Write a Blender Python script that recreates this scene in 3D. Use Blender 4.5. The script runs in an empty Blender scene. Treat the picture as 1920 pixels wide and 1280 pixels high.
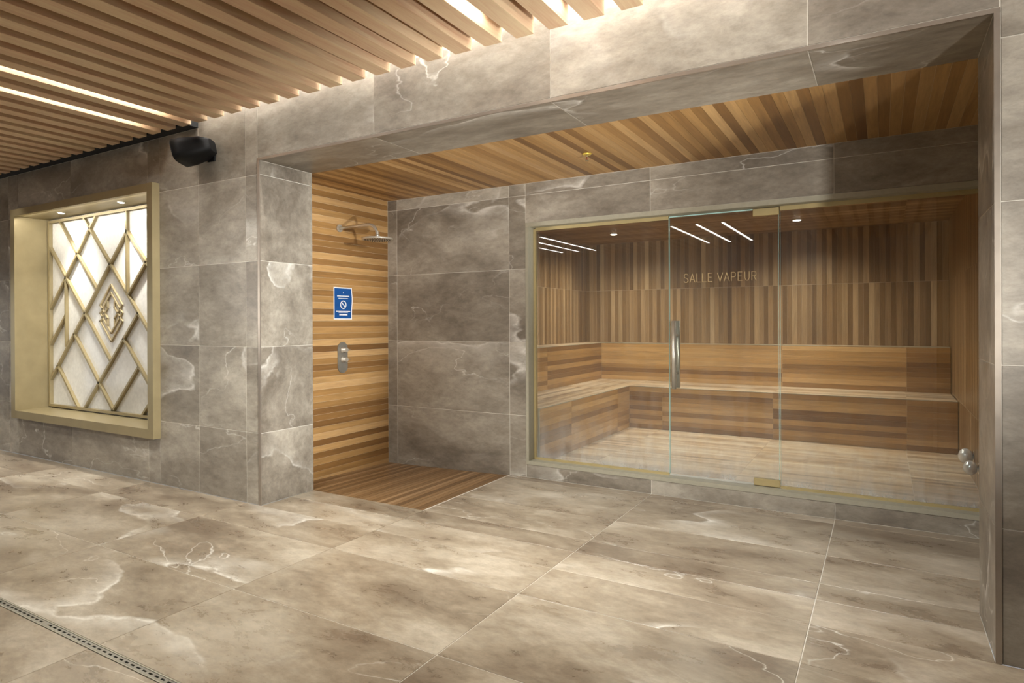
import bpy, bmesh, math, random
from mathutils import Vector, Matrix
random.seed(7)
S = bpy.context.scene
COL = S.collection

# ---------------------------------------------------------------- camera
cam_d = bpy.data.cameras.new('camera'); cam = bpy.data.objects.new('camera', cam_d); COL.objects.link(cam)
cam_d.sensor_width = 36; cam_d.lens = 1189.99 * 36 / 1920; cam_d.shift_y = -34.23 / 1920
F = Vector((-0.50487493, 0.86319057, -0.00182857)); R = Vector((0.86318797, 0.50486427, -0.00431284)); U = Vector((0.00279962, 0.00375585, 0.99998903))
m = Matrix.Identity(4)
for i in range(3):
    m[i][0] = R[i]; m[i][1] = U[i]; m[i][2] = -F[i]
m.translation = (3.7281, -2.9159, 1.2653)
cam.matrix_world = m
cam_d.clip_start = 0.05
S.camera = cam

# ---------------------------------------------------------------- world, exposure
w = bpy.data.worlds.new('world'); S.world = w; w.use_nodes = True
w.node_tree.nodes['Background'].inputs[0].default_value = (0.9, 0.95, 1, 1)
w.node_tree.nodes['Background'].inputs[1].default_value = 0.3
S.view_settings.view_transform = 'Standard'; S.view_settings.look = 'None'
S.view_settings.gamma = 1; S.view_settings.use_curve_mapping = False
S.view_settings.exposure = 0.35
S.cycles.max_bounces = 10; S.cycles.diffuse_bounces = 5; S.cycles.glossy_bounces = 4
S.cycles.transparent_max_bounces = 12; S.cycles.sample_clamp_indirect = 2.5; S.cycles.use_adaptive_sampling = False; S.cycles.blur_glossy = 1.0; S.cycles.caustics_reflective = False; S.cycles.caustics_refractive = False

def spot(name, loc, power, angle=150, blend=1.0, color=(1, .93, .84), radius=.05, aim=None):
    d = bpy.data.lights.new(name, 'SPOT'); d.energy = power; d.spot_size = math.radians(angle); d.spot_blend = blend
    d.color = color; d.shadow_soft_size = radius
    o = bpy.data.objects.new(name, d); COL.objects.link(o); o.location = loc
    if aim:
        o.rotation_euler = (Vector(aim) - Vector(loc)).to_track_quat('-Z', 'Y').to_euler()
    return o
# unseen lamps added just under the ceiling slats to brighten the hall
HALL = [(-2.9, -1.4), (-0.6, -1.3), (1.2, -1.4), (1.9, -1.9)]
HALLP = 84
for x, y in HALL:
    spot('hall_fill_lamp', (x, y, 2.69), HALLP * (.8 if x < 0 else 1), 130, .8, (.975, .98, .905), .10)
# scallop of light on the wall above the niche, wall washers over the header
spot('wall_washer_lamp', (-3.45, -.30, 2.69), 9, 80, .7, (1, .95, .88), .03, (-3.45, -.1, 0))
spot('hall_fill_lamp', (-3.5, -.75, 2.69), 55, 80, .8, (1, .97, .93), .05)  # extra lamp, added to brighten the floor at far left
spot('wall_washer_lamp', (2.15, -.42, 2.69), 2.5, 110, .8, (1, .95, .88), .03, (2.15, .1, 0))
spot('wall_washer_lamp', (0.95, -.42, 2.69), 4, 110, .8, (1, .95, .88), .03, (0.95, .1, 0))
for x in (.5, 1.7, 2.9):
    spot('portal_fill_lamp', (x, -.75, 2.69), 88, 82, .9, (.975, .98, .93), .05, (x, .40, 0))  # added to throw light through the portal into the recess
# two small downlights in the head of the niche, two in the steam room ceiling
for x in (-2.9, -1.9):
    spot('niche_lamp', (x, .075, 2.29), 60, 100, 1.0, (1, .97, .9), .02)
al = bpy.data.lights.new('niche_fill_lamp', 'AREA'); al.shape = 'RECTANGLE'; al.size = 2.1; al.size_y = .04; al.energy = 9; al.color = (1, .97, .9)
ao = bpy.data.objects.new('niche_fill_lamp', al); COL.objects.link(ao); ao.location = (-2.375, -.03, 2.297); ao.rotation_euler = (math.radians(28), 0, 0)  # added line lamp, unseen, evens out the ivory panel
for x in (1.06, 2.99):
    spot('steam_lamp', (x, 3.97, 2.25), 88, 155, 1.0, (1, .93, .78), .04)
spot('steam_lamp', (2.3, 2.7, 2.25), 88, 165, 1.0, (1, .93, .78), .04)  # added general lamp, has no fixture in the ceiling
# two added fill spots behind the camera, pointing up into the recess
spot('rear_fill_lamp', (6.4, -5.6, 1.1), 800, 30, .6, (1, .98, .93), .15, (2.1, 1.6, 2.1))
spot('rear_fill_lamp', (-4.6, -5.6, 1.1), 600, 14, .6, (1, .98, .93), .15, (2.0, 1.6, 2.0))
spot('portal_fill_lamp', (3.65, -.5, 2.69), 85, 62, .9, (.94, .98, 1), .05, (3.3, 1.0, 0))  # another added lamp, lifts the recess floor at right
# added unseen lamps that brighten shower, left jamb, soffit and passage
spot('hall_fill_lamp', (3.0, -1.5, 2.69), 70, 48, .8, (.97, .97, 1), .06, (-.2, 1.3, .9))
spot('side_fill_lamp', (6.9, -2.1, 2.0), 2000, 24, .8, (.98, .99, .96), .14, (-.1, .12, 1.2))  # added spot in place of window light from the right
spot('low_fill_lamp', (5.8, -1.8, .25), 800, 36, 1.0, (1, .985, .94), .12, (1.8, .6, 2.39))  # added low spot that brightens the soffit from below
spot('hall_fill_lamp', (1.2, -1.9, 2.66), 190, 50, .8, (1, .98, .93), .10, (2.5, 1.2, .2))

# ---------------------------------------------------------------- node helpers
def new_mat(name):
    mt = bpy.data.materials.new(name); mt.use_nodes = True
    nt = mt.node_tree; b = nt.nodes['Principled BSDF']
    return mt, nt, b
def N(nt, t, **k):
    n = nt.nodes.new(t)
    for a, v in k.items(): setattr(n, a, v)
    return n
def L(nt, a, b): nt.links.new(a, b)
def ramp(nt, src, stops, interp='LINEAR'):
    r = N(nt, 'ShaderNodeValToRGB'); r.color_ramp.interpolation = interp
    e = r.color_ramp.elements
    while len(e) < len(stops): e.new(0.5)
    for i, (p, c) in enumerate(stops):
        e[i].position = p; e[i].color = (c, c, c, 1) if isinstance(c, (int, float)) else (*c, 1)
    L(nt, src, r.inputs[0]); return r.outputs[0]
def mix(nt, fac, a, b, mode='MIX'):
    n = N(nt, 'ShaderNodeMix', data_type='RGBA', blend_type=mode)
    for sock, v in ((n.inputs[0], fac), (n.inputs[6], a), (n.inputs[7], b)):
        if hasattr(v, 'node'): L(nt, v, sock)
        elif isinstance(v, (int, float)): sock.default_value = v
        else: sock.default_value = (*v, 1)
    return n.outputs[2]
def math_(nt, op, a, b=None):
    n = N(nt, 'ShaderNodeMath', operation=op)
    for i, v in enumerate((a, b)):
        if v is None: continue
        if hasattr(v, 'node'): L(nt, v, n.inputs[i])
        else: n.inputs[i].default_value = v
    return n.outputs[0]
def noise(nt, vec, scale, detail=4, rough=.5, dist=0):
    n = N(nt, 'ShaderNodeTexNoise'); n.inputs['Scale'].default_value = scale; n.inputs['Detail'].default_value = detail
    n.inputs['Roughness'].default_value = rough; n.inputs['Distortion'].default_value = dist
    L(nt, vec, n.inputs['Vector']); return n.outputs[0]

def stone(name, dark, mid, light, rough=.42, vein=(.62, .60, .55), veinamt=.75, rot3=(0, -.8, .35), sc3=(.55, 1.3, 1.2)):
    mt, nt, b = new_mat(name)
    tc = N(nt, 'ShaderNodeTexCoord'); oi = N(nt, 'ShaderNodeObjectInfo')
    off = N(nt, 'ShaderNodeVectorMath', operation='SCALE'); off.inputs[0].default_value = (17.3, 9.1, 23.7); L(nt, oi.outputs['Random'], off.inputs['Scale'])
    ge = N(nt, 'ShaderNodeNewGeometry')
    ad = N(nt, 'ShaderNodeVectorMath', operation='ADD'); L(nt, ge.outputs['Position'], ad.inputs[0]); L(nt, off.outputs[0], ad.inputs[1])
    rot = N(nt, 'ShaderNodeMapping'); rot.inputs['Rotation'].default_value = rot3; rot.inputs['Scale'].default_value = sc3
    L(nt, ad.outputs[0], rot.inputs['Vector']); V = rot.outputs[0]
    n1 = noise(nt, V, 1.1, 7, .62, .5); n2 = noise(nt, V, 4.5, 9, .72, .3); n3 = noise(nt, V, 24, 10, .78)
    s = math_(nt, 'ADD', math_(nt, 'MULTIPLY', n1, .62), math_(nt, 'MULTIPLY', n2, .38))
    base = ramp(nt, s, [(.39, dark), (.5, mid), (.62, light)])
    base = mix(nt, .5, base, ramp(nt, n3, [(.32, .28), (.5, .5), (.70, .70)]), 'OVERLAY')
    # mineral veins, sharp on one side and fading on the other
    v = noise(nt, V, .95, 5, .42, .15); mk = ramp(nt, noise(nt, V, 1.3, 2), [(.50, 0), (.62, 1)])
    v1 = ramp(nt, v, [(.0, 0), (.494, 0), (.4985, 1), (.507, .42), (.55, 0), (1, 0)])
    v2s = noise(nt, V, 1.9, 5, .45, .2); mk2 = ramp(nt, noise(nt, V, .9, 2, .5), [(.5, 0), (.6, .8)])
    v2 = ramp(nt, v2s, [(0, 0), (.496, 0), (.5, .9), (.505, 0), (1, 0)])
    br = ramp(nt, noise(nt, V, 14, 5, .7), [(.35, .3), (.55, 1)])
    f = math_(nt, 'MULTIPLY', math_(nt, 'MAXIMUM', math_(nt, 'MULTIPLY', v1, mk), math_(nt, 'MULTIPLY', v2, mk2)), br)
    f = math_(nt, 'MULTIPLY', f, veinamt)
    col = mix(nt, f, base, vein)
    L(nt, col, b.inputs['Base Color'])
    rr = ramp(nt, n2, [(.3, rough - .07), (.7, rough + .1)]); L(nt, rr, b.inputs['Roughness'])
    bp = N(nt, 'ShaderNodeBump'); bp.inputs['Strength'].default_value = .12; bp.inputs['Distance'].default_value = .003
    L(nt, math_(nt, 'ADD', n2, math_(nt, 'MULTIPLY', n3, .2)), bp.inputs['Height']); L(nt, bp.outputs[0], b.inputs['Normal'])
    return mt

def wood(name, axis, stops, rough=.42, sat=1, bump=.08, spec=.5, lime=0):
    mt, nt, b = new_mat(name)
    tc = N(nt, 'ShaderNodeTexCoord'); oi = N(nt, 'ShaderNodeObjectInfo')
    off = N(nt, 'ShaderNodeVectorMath', operation='SCALE'); off.inputs[0].default_value = (31.3, 47.1, 23.7); L(nt, oi.outputs['Random'], off.inputs['Scale'])
    mp = N(nt, 'ShaderNodeMapping'); sc = [22, 22, 22]; sc['xyz'.index(axis)] = 1.3; mp.inputs['Scale'].default_value = sc
    L(nt, tc.outputs['Object'], mp.inputs['Vector'])
    ad = N(nt, 'ShaderNodeVectorMath', operation='ADD'); L(nt, mp.outputs[0], ad.inputs[0]); L(nt, off.outputs[0], ad.inputs[1]); V = ad.outputs[0]
    g1 = noise(nt, V, 1.0, 6, .6, 1.2); g2 = noise(nt, V, 6, 4, .6, .2); g3 = noise(nt, V, .35, 3, .5, .4)
    sc_ = N(nt, 'ShaderNodeSeparateColor'); L(nt, oi.outputs['Color'], sc_.inputs[0]); base = ramp(nt, sc_.outputs[0], stops)
    g = math_(nt, 'ADD', math_(nt, 'MULTIPLY', g1, .6), math_(nt, 'MULTIPLY', g3, .4))
    gr = ramp(nt, g, [(.32, .34), (.5, .5), (.66, .62)])
    col = mix(nt, .85, base, gr, 'OVERLAY')
    col = mix(nt, .35, col, ramp(nt, g2, [(.35, .38), (.6, .56)]), 'OVERLAY')
    if lime:
        ge = N(nt, 'ShaderNodeNewGeometry')
        col = mix(nt, ramp(nt, noise(nt, ge.outputs['Position'], 3.2, 6, .7, .5), [(.42, .0), (.7, lime)]), col, (.62, .55, .45))
    L(nt, col, b.inputs['Base Color']); b.inputs['Roughness'].default_value = rough; b.inputs['Specular IOR Level'].default_value = spec
    bp = N(nt, 'ShaderNodeBump'); bp.inputs['Strength'].default_value = bump; bp.inputs['Distance'].default_value = .005
    L(nt, g2, bp.inputs['Height']); L(nt, bp.outputs[0], b.inputs['Normal'])
    return mt

def plain(name, col, rough=.5, metal=0, brush=0, coat=0):
    mt, nt, b = new_mat(name)
    tc = N(nt, 'ShaderNodeTexCoord'); n = noise(nt, tc.outputs['Object'], 30 if not brush else 8, 4, .6)
    a = tuple(c * .93 for c in col); c2 = tuple(min(1, c * 1.06) for c in col)
    L(nt, ramp(nt, n, [(.3, a), (.7, c2)]), b.inputs['Base Color'])
    L(nt, ramp(nt, n, [(.3, max(0, rough - .04)), (.7, rough + .04)]), b.inputs['Roughness'])
    b.inputs['Metallic'].default_value = metal
    return mt
def emit(name, col, strength):
    mt, nt, b = new_mat(name); b.inputs['Base Color'].default_value = (*col, 1)
    b.inputs['Emission Color'].default_value = (*col, 1); b.inputs['Emission Strength'].default_value = strength; return mt
def glass(name, haze=.03, spots=True):
    mt = bpy.data.materials.new(name); mt.use_nodes = True; nt = mt.node_tree; nt.nodes.clear()
    out = N(nt, 'ShaderNodeOutputMaterial'); tr = N(nt, 'ShaderNodeBsdfTransparent'); tr.inputs[0].default_value = (.955, .975, .962, 1)
    gl = N(nt, 'ShaderNodeBsdfGlossy'); gl.inputs['Roughness'].default_value = .0; gl.inputs[0].default_value = (1, 1, 1, 1)
    fr = N(nt, 'ShaderNodeFresnel'); fr.inputs[0].default_value = 1.5
    m1 = N(nt, 'ShaderNodeMixShader'); L(nt, fr.outputs[0], m1.inputs[0]); L(nt, tr.outputs[0], m1.inputs[1]); L(nt, gl.outputs[0], m1.inputs[2])
    df = N(nt, 'ShaderNodeBsdfDiffuse'); df.inputs[0].default_value = (.80, .84, .84, 1)
    # dried limescale film, heavier towards the foot of the pane
    ge = N(nt, 'ShaderNodeNewGeometry'); sx = N(nt, 'ShaderNodeSeparateXYZ'); L(nt, ge.outputs['Position'], sx.inputs[0])
    h = ramp(nt, sx.outputs['Z'], [(.12, 1), (.22, .45), (.48, .10), (1, 0)])
    st = N(nt, 'ShaderNodeMapping'); st.inputs['Scale'].default_value = (7, 7, 1.6); L(nt, ge.outputs['Position'], st.inputs[0])
    nz = ramp(nt, noise(nt, st.outputs[0], 2.2, 6, .65, .4), [(.35, .35), (.7, 1)])
    f = math_(nt, 'ADD', math_(nt, 'MULTIPLY', math_(nt, 'MULTIPLY', h, nz), .42), math_(nt, 'MULTIPLY', nz, haze))
    m2 = N(nt, 'ShaderNodeMixShader'); L(nt, f, m2.inputs[0]); L(nt, m1.outputs[0], m2.inputs[1]); L(nt, df.outputs[0], m2.inputs[2])
    L(nt, m2.outputs[0], out.inputs[0]); return mt

WST = [(0, (.185, .088, .027)), (.25, (.28, .145, .046)), (.5, (.38, .210, .072)), (.75, (.47, .275, .105)), (1, (.56, .35, .155))]
WDK = [(0, (.155, .085, .035)), (.3, (.22, .130, .058)), (.6, (.29, .180, .088)), (.85, (.36, .235, .125)), (1, (.45, .315, .18))]
WFL = [(0, (.26, .16, .08)), (.3, (.38, .25, .14)), (.7, (.50, .35, .21)), (1, (.60, .45, .30))]
M = {}
M['stone'] = stone('grey_stone_tile', (.158, .132, .103), (.268, .234, .188), (.42, .378, .312), vein=(.74, .71, .65), veinamt=.9)
M['floor'] = stone('beige_stone_floor', (.17, .125, .085), (.31, .25, .18), (.48, .415, .325), .30, (.84, .80, .72), .9, (0, .1, .75), (.62, 1.25, 1.2))
for ax in 'xyz':
    M['wood' + ax] = wood('warm_wood_' + ax, ax, WST)
    M['dark' + ax] = wood('brown_wood_' + ax, ax, WDK, .33)
    M['bench' + ax] = wood('bench_wood_' + ax, ax, WST, .36)
M['sfloorx'] = wood('pale_wood_floor', 'x', WFL, .5, lime=.6)
M['seaty'] = wood('pale_wood_seat', 'y', WFL, .5, lime=.5)
M['seatx'] = wood('pale_wood_seat_x', 'x', WFL, .5, lime=.5)
M['trayy'] = wood('shower_floor_wood', 'y', [(0, (.15, .085, .038)), (.4, (.22, .125, .055)), (.8, (.29, .175, .085)), (1, (.34, .21, .11))], .4)
M['slat'] = wood('oak_slat', 'y', [(0, (.67, .475, .30)), (1, (.73, .53, .34))], .5, bump=.03)
M['grout'] = plain('light_grout', (.68, .64, .56), .8)
M['woodgrout'] = plain('tan_grout', (.62, .50, .34), .8)
M['dgrout'] = plain('brown_grout', (.42, .33, .24), .8)
M['plenum'] = plain('dark_plenum_board', (.055, .042, .03), .9)
M['black'] = plain('black_board', (.006, .006, .006), .7)
M['blackplastic'] = plain('black_speaker_shell', (.004, .004, .0045), .55)
M['grille'] = plain('black_grille', (.004, .004, .004), .7)
M['gold'] = plain('champagne_gold_metal', (.37, .30, .165), .38, .5, 1)
M['golddark'] = plain('dark_bronze_metal', (.30, .24, .13), .4, .5, 1)  # darker bronze of the sprinkler parts
M['brass'] = plain('brass_channel', (.50, .40, .20), .4, .4, 1)
M['nickel'] = plain('brushed_nickel', (.66, .61, .52), .36, .75, 1)
M['chrome'] = plain('polished_chrome', (.85, .85, .86), .06, 1)
M['pale_chrome'] = plain('satin_chrome', (.80, .82, .86), .22, .45)
M['trim'] = plain('bronze_trim', (.34, .29, .24), .35, .6, 1)
M['alu'] = plain('beige_metal_edge', (.40, .375, .29), .5, .2)
M['panel'] = plain('ivory_lacquer', (.86, .84, .78), .12)
M['blue'] = plain('blue_print', (.005, .07, .26), .35)
M['white'] = plain('white_paper', (.82, .82, .82), .5)
M['steel'] = plain('drain_steel', (.42, .40, .35), .35, .8)
M['slot'] = plain('dark_slot', (.01, .01, .01), .8)
M['plaster'] = plain('white_plaster', (.68, .66, .62), .8)
M['fill_glow'] = emit('fill_window_glow', (.93, .97, 1), .8)  # glow of the two added hall windows
M['led'] = emit('led_diffuser', (1, .975, .94), 16)
M['ledcove'] = emit('cove_led', (1, .97, .92), 55)
M['bulb'] = emit('lamp_face', (1, .93, .8), 14)
M['glass'] = glass('clear_glass', .025)
M['edge'] = plain('green_glass_edge', (.50, .78, .74), .15)
M['lettering'] = plain('gold_lettering', (.62, .46, .24), .4, .4)
M['redglass'] = plain('red_bulb', (.25, .02, .01), .2)

# ---------------------------------------------------------------- mesh helpers
def link(name, me, mat=None, parent=None, loc=(0, 0, 0)):
    o = bpy.data.objects.new(name, me); COL.objects.link(o); o.location = loc
    if mat is not None and me is not None and len(me.materials) == 0: me.materials.append(mat)
    if parent is not None: o.parent = parent
    return o
def tag(o, label=None, cat=None, group=None, kind=None):
    if label: o['label'] = label
    if cat: o['category'] = cat
    if group: o['group'] = group
    if kind: o['kind'] = kind
    return o
def empty(name, loc=(0, 0, 0), rz=0):
    o = bpy.data.objects.new(name, None); COL.objects.link(o); o.location = loc; o.rotation_euler = (0, 0, rz); o.empty_display_size = .1
    return o
_cache = {}
def box_mesh(dx, dy, dz, mat, bev=0):
    k = (round(dx, 4), round(dy, 4), round(dz, 4), mat.name, bev)
    if k in _cache: return _cache[k]
    bm = bmesh.new(); bmesh.ops.create_cube(bm, size=1)
    bmesh.ops.scale(bm, vec=(dx, dy, dz), verts=bm.verts)
    if bev: bmesh.ops.bevel(bm, geom=bm.edges[:], offset=bev, segments=1, affect='EDGES')
    me = bpy.data.meshes.new('block'); bm.to_mesh(me); bm.free(); me.materials.append(mat); _cache[k] = me
    return me
def box(name, x0, x1, y0, y1, z0, z1, mat, parent=None, bev=0):
    me = box_mesh(x1 - x0, y1 - y0, z1 - z0, mat, bev)
    c = Vector(((x0 + x1) / 2, (y0 + y1) / 2, (z0 + z1) / 2))
    if parent is not None: c -= PW(parent)
    o = link(name, me, None, parent, c)
    if name in ('plank', 'slat'): tone(o)
    return o
_tone = [.5]
trnd = random.Random(11)
def tone(o):
    t = trnd.random()
    while abs(t - _tone[0]) < .14: t = trnd.random()
    _tone[0] = t; t = .5 + (t - .5) * (.9 if trnd.random() < .8 else 1.0)
    o.color = (t, t, t, 1)
def PW(o):
    v = Vector(o.location)
    while o.parent: o = o.parent; v += Vector(o.location)
    return v
def boxes(name, lst, mat, parent=None, loc=(0, 0, 0)):
    bm = bmesh.new()
    for (x0, x1, y0, y1, z0, z1) in lst:
        r = bmesh.ops.create_cube(bm, size=1)
        bmesh.ops.scale(bm, vec=(x1 - x0, y1 - y0, z1 - z0), verts=r['verts'])
        bmesh.ops.translate(bm, vec=((x0 + x1) / 2, (y0 + y1) / 2, (z0 + z1) / 2), verts=r['verts'])
    me = bpy.data.meshes.new(name); bm.to_mesh(me); bm.free()
    l = Vector(loc) if parent is None else Vector((0, 0, 0))
    if parent is not None:
        l = -PW(parent)
    return link(name, me, mat, parent, l)
def tube_mesh(pts, r, seg=16, radii=None, cap=True):
    bm = bmesh.new(); rings = []
    pts = [Vector(p) for p in pts]
    for i, p in enumerate(pts):
        t = (pts[min(i + 1, len(pts) - 1)] - pts[max(i - 1, 0)]).normalized()
        up = Vector((0, 0, 1)) if abs(t.z) < .9 else Vector((0, 1, 0))
        a = t.cross(up).normalized(); b = t.cross(a).normalized()
        rr = radii[i] if radii else r
        rings.append([bm.verts.new(p + (a * math.cos(q) + b * math.sin(q)) * rr) for q in [2 * math.pi * k / seg for k in range(seg)]])
    for i in range(len(rings) - 1):
        for k in range(seg):
            bm.faces.new((rings[i][k], rings[i][(k + 1) % seg], rings[i + 1][(k + 1) % seg], rings[i + 1][k]))
    if cap:
        bm.faces.new(rings[0]); bm.faces.new(rings[-1])
    bmesh.ops.recalc_face_normals(bm, faces=bm.faces)
    me = bpy.data.meshes.new('tube'); bm.to_mesh(me); bm.free()
    for p in me.polygons: p.use_smooth = len(p.vertices) == 4
    return me
def tube(name, pts, r, mat, parent=None, seg=16, radii=None):
    me = tube_mesh(pts, r, seg, radii)
    return link(name, me, mat, parent, (-PW(parent)) if parent is not None else (0, 0, 0))
def cuts(a, b, joints):
    js = [a] + [j for j in joints if a + .004 < j < b - .004] + [b]
    return list(zip(js[:-1], js[1:]))
G = .0018   # half joint
XJ = [-.15 + 1.203 * k for k in range(-6, 7)]
XJ = [round(x, 4) for x in XJ]
ZJ = [.499, 1.099, 1.699, 2.299, 2.899]
YJ = [.2655 + .6217 * k for k in range(-11, 4)]
T = .012; TB = .0022    # tile thickness, depth of the joints
YB = 1.614; H = 2.395; W = 4.084; D1 = .47; XS = -.261; SR = 4.30

# ================================================================= STRUCTURE
# ---- floor
fl = boxes('floor', [(-6.6, 7.2, -6.6, -1.622, -.12, -TB), (-6.6, 7.2, -1.576, 0.0, -.12, -TB), (0.0, W, 0, D1, -.12, -TB), (0, W, D1, D1 + .002, -.12, -TB), (1.042, SR, D1, YB, -.12, -TB), (XS, 1.042, D1, YB, -.12, -.075)], M['grout'])
tag(fl, 'glossy beige veined stone floor of large rectangular tiles', 'floor', kind='structure')
DR0, DR1 = -1.618, -1.580
for (x0, x1) in cuts(-6.6, 7.2, XJ):
    for (y0, y1) in cuts(-6.55, DR0, YJ):
        box('floor_tile', x0 + G, x1 - G, y0 + G, y1 - G, -T, 0, M['floor'], fl, .0012)
    for (y0, y1) in cuts(DR1, 0, YJ):
        if x0 < 0 < x1 and y1 > -.01:
            box('floor_tile', x0 + G, x1 - G, y0 + G, 0 - G, -T, 0, M['floor'], fl, .0012)
        else:
            box('floor_tile', x0 + G, x1 - G, y0 + G, y1 - G, -T, 0, M['floor'], fl, .0012)
for (x0, x1) in cuts(0, W, XJ):
    for (y0, y1) in cuts(0, D1, YJ):
        box('floor_tile', x0 + G, x1 - G, y0 + (G if y0 else -G), y1 - G, -T, 0, M['floor'], fl, .0012)
for (x0, x1) in cuts(1.042, SR, XJ[6:]):
    if x1 - x0 < .05: continue
    for (y0, y1) in cuts(D1, YB, YJ + [1.509]):
        box('floor_tile', x0 + G, x1 - G, y0 + (G if y0 > D1 else -G), y1 - G, -T, 0, M['floor'], fl, .0012)
# ---- front wall with the portal
fw = boxes('wall_front', [(-6.6, -3.56, TB, .3, 0, 3.0), (-3.56, -1.19, TB, .3, 0, .38), (-3.56, -1.19, TB, .3, 2.35, 3.0), (-3.56, -1.19, .27, .3, .38, 2.35), (-1.19, -TB, TB, D1, 0, 3.0),
                          (-TB, W + TB, TB, D1, H + TB, 3.0), (W + TB, 7.2, TB, D1, 0, 3.0)], M['grout'])
tag(fw, 'grey stone tiled wall with the wide square portal', 'wall', kind='structure')
def wall_tiles(parent, x0, x1, z0, z1, yf, yb, zj=ZJ, xj=XJ, mat='stone'):
    for (a, b) in cuts(x0, x1, xj):
        for (c, d) in cuts(z0, z1, zj):
            box('wall_tile', a + G, b - G, yf, yb, c + G, d - G, M[mat], parent, .0012)
wall_tiles(fw, -6.6, -3.56, 0, 2.725, 0, T)
wall_tiles(fw, -3.56, -1.19, 0, .38, 0, T); wall_tiles(fw, -3.56, -1.19, 2.35, 2.725, 0, T)
wall_tiles(fw, -1.19, -.69, 0, 2.725, 0, T)
wall_tiles(fw, -.69, -.022, 0, 3.0, 0, T)
wall_tiles(fw, -.022, W + .016, H + .018, 3.0, 0, T)
wall_tiles(fw, W + .018, 7.2, 0, 3.0, 0, T)
for (c, d) in cuts(0, H, ZJ):       # jambs
    box('wall_tile', -T, 0, .004, D1, c + G, d - G, M['stone'], fw, .0012)
    box('wall_tile', W, W + T, .004, D1, c + G, d - G, M['stone'], fw, .0012)
for (a, b) in cuts(0, W, XJ):       # head
    box('wall_tile', a + G, b - G, .004, D1, H, H + T, M['stone'], fw, .0012)
# metal edge profiles of the portal
t1 = box('trim_1', -.019, .002, -.004, .004, 0, H + .002, M['trim']); tag(t1, 'slim bronze edge strip on the left portal corner', 'trim', kind='structure')
t2 = box('trim_2', -.019, W + .018, -.004, .004, H - .002, H + .016, M['trim']); tag(t2, 'slim bronze edge strip along the portal head', 'trim', kind='structure')
t3 = box('trim_3', W - .002, W + .017, -.004, .004, 0, H - .002, M['trim']); tag(t3, 'slim bronze edge strip on the right portal corner', 'trim', kind='structure')
# ---- wood tiled shower wall (left)
wl = boxes('wall_left', [(XS - .15, XS - .0015, D1, YB + .2, -.06, H + .03)], M['woodgrout'])
tag(wl, 'shower wall clad in horizontal warm wood boards', 'wall', kind='structure')
z = -.05
i = 0
while z < H - .004:
    z1 = min(z + .0512, H)
    box('plank', XS - .008, XS, D1 + .002, YB - .001, z + .0008, z1 - .0008, M['woody'], wl)
    z = z1
# ---- recess back wall with the opening of the steam room
OX0, OX1, OZ0, OZ1 = 1.209, 4.285, .105, 2.073
wb = boxes('wall_back', [(XS - .1, OX0, YB + TB, YB + .13, -.07, 2.5), (OX0, OX1, YB + TB, YB + .13, -.07, OZ0 + .022), (OX0, OX1, YB + TB, YB + .13, OZ1 - .022, 2.5), (OX1, SR + .3, YB + TB, YB + .13, -.07, 2.5)], M['grout'])
tag(wb, 'grey stone tiled back wall of the recess around the glass front', 'wall', kind='structure')
wall_tiles(wb, XS, XJ[7], -.05, H, YB, YB + T)
wall_tiles(wb, XJ[7], OX0, 0, H, YB, YB + T)
wall_tiles(wb, OX0, SR, OZ1, H, YB, YB + T, xj=XJ)
wall_tiles(wb, OX0, SR, 0, OZ0, YB, YB + T, xj=XJ)
wall_tiles(wb, OX1, SR, OZ0, OZ1, YB, YB + T, xj=[])
# stone border strips framing the opening
t4 = empty('trim_4', (OX0, YB, OZ0)); tag(t4, 'narrow beige border and sill framing the steam room glass', 'trim', kind='structure')
box('border_strip', OX0, OX0 + .024, YB - .003, YB + T, OZ0 + .031, OZ1 - .033, M['alu'], t4)
box('border_strip', OX0, OX1, YB - .003, YB + T, OZ1 - .032, OZ1, M['alu'], t4)
box('border_strip', OX0, OX1, YB - .003, YB + T, OZ0, OZ0 + .030, M['alu'], t4)
box('border_strip', OX1 - .02, OX1, YB - .003, YB + T, OZ0 + .031, OZ1 - .033, M['alu'], t4)
box('reveal', OX0 + .018, OX0 + .026, YB + .001, YB + .125, OZ0 + .02, OZ1 - .03, M['alu'], t4)
box('reveal', OX0 + .02, OX1 - .01, YB + .001, YB + .125, OZ1 - .034, OZ1 - .024, M['alu'], t4)
box('sill', OX0 + .02, OX1 - .01, YB + .001, YB + .125, OZ0 + .02, OZ0 + .029, M['alu'], t4)
# ---- right wall of the recess
wr = box('wall_right', SR, SR + .15, D1, YB, 0, H + .1, M['stone']); tag(wr, 'grey stone end wall of the recess behind the right jamb', 'wall', kind='structure')
# ---- wood plank ceiling of the recess
cr = box('ceiling_recess', XS - .1, SR + .1, D1, YB + .1, H + .0015, H + .06, M['woodgrout']); tag(cr, 'warm wood plank ceiling of the recess', 'ceiling', kind='structure')
x = XS
while x < SR - .01:
    x1 = min(x + .0575, SR)
    box('plank', x + .0009, x1 - .0009, D1 + .001, YB - .001, H, H + .008, M['woody'], cr); x = x1
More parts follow.
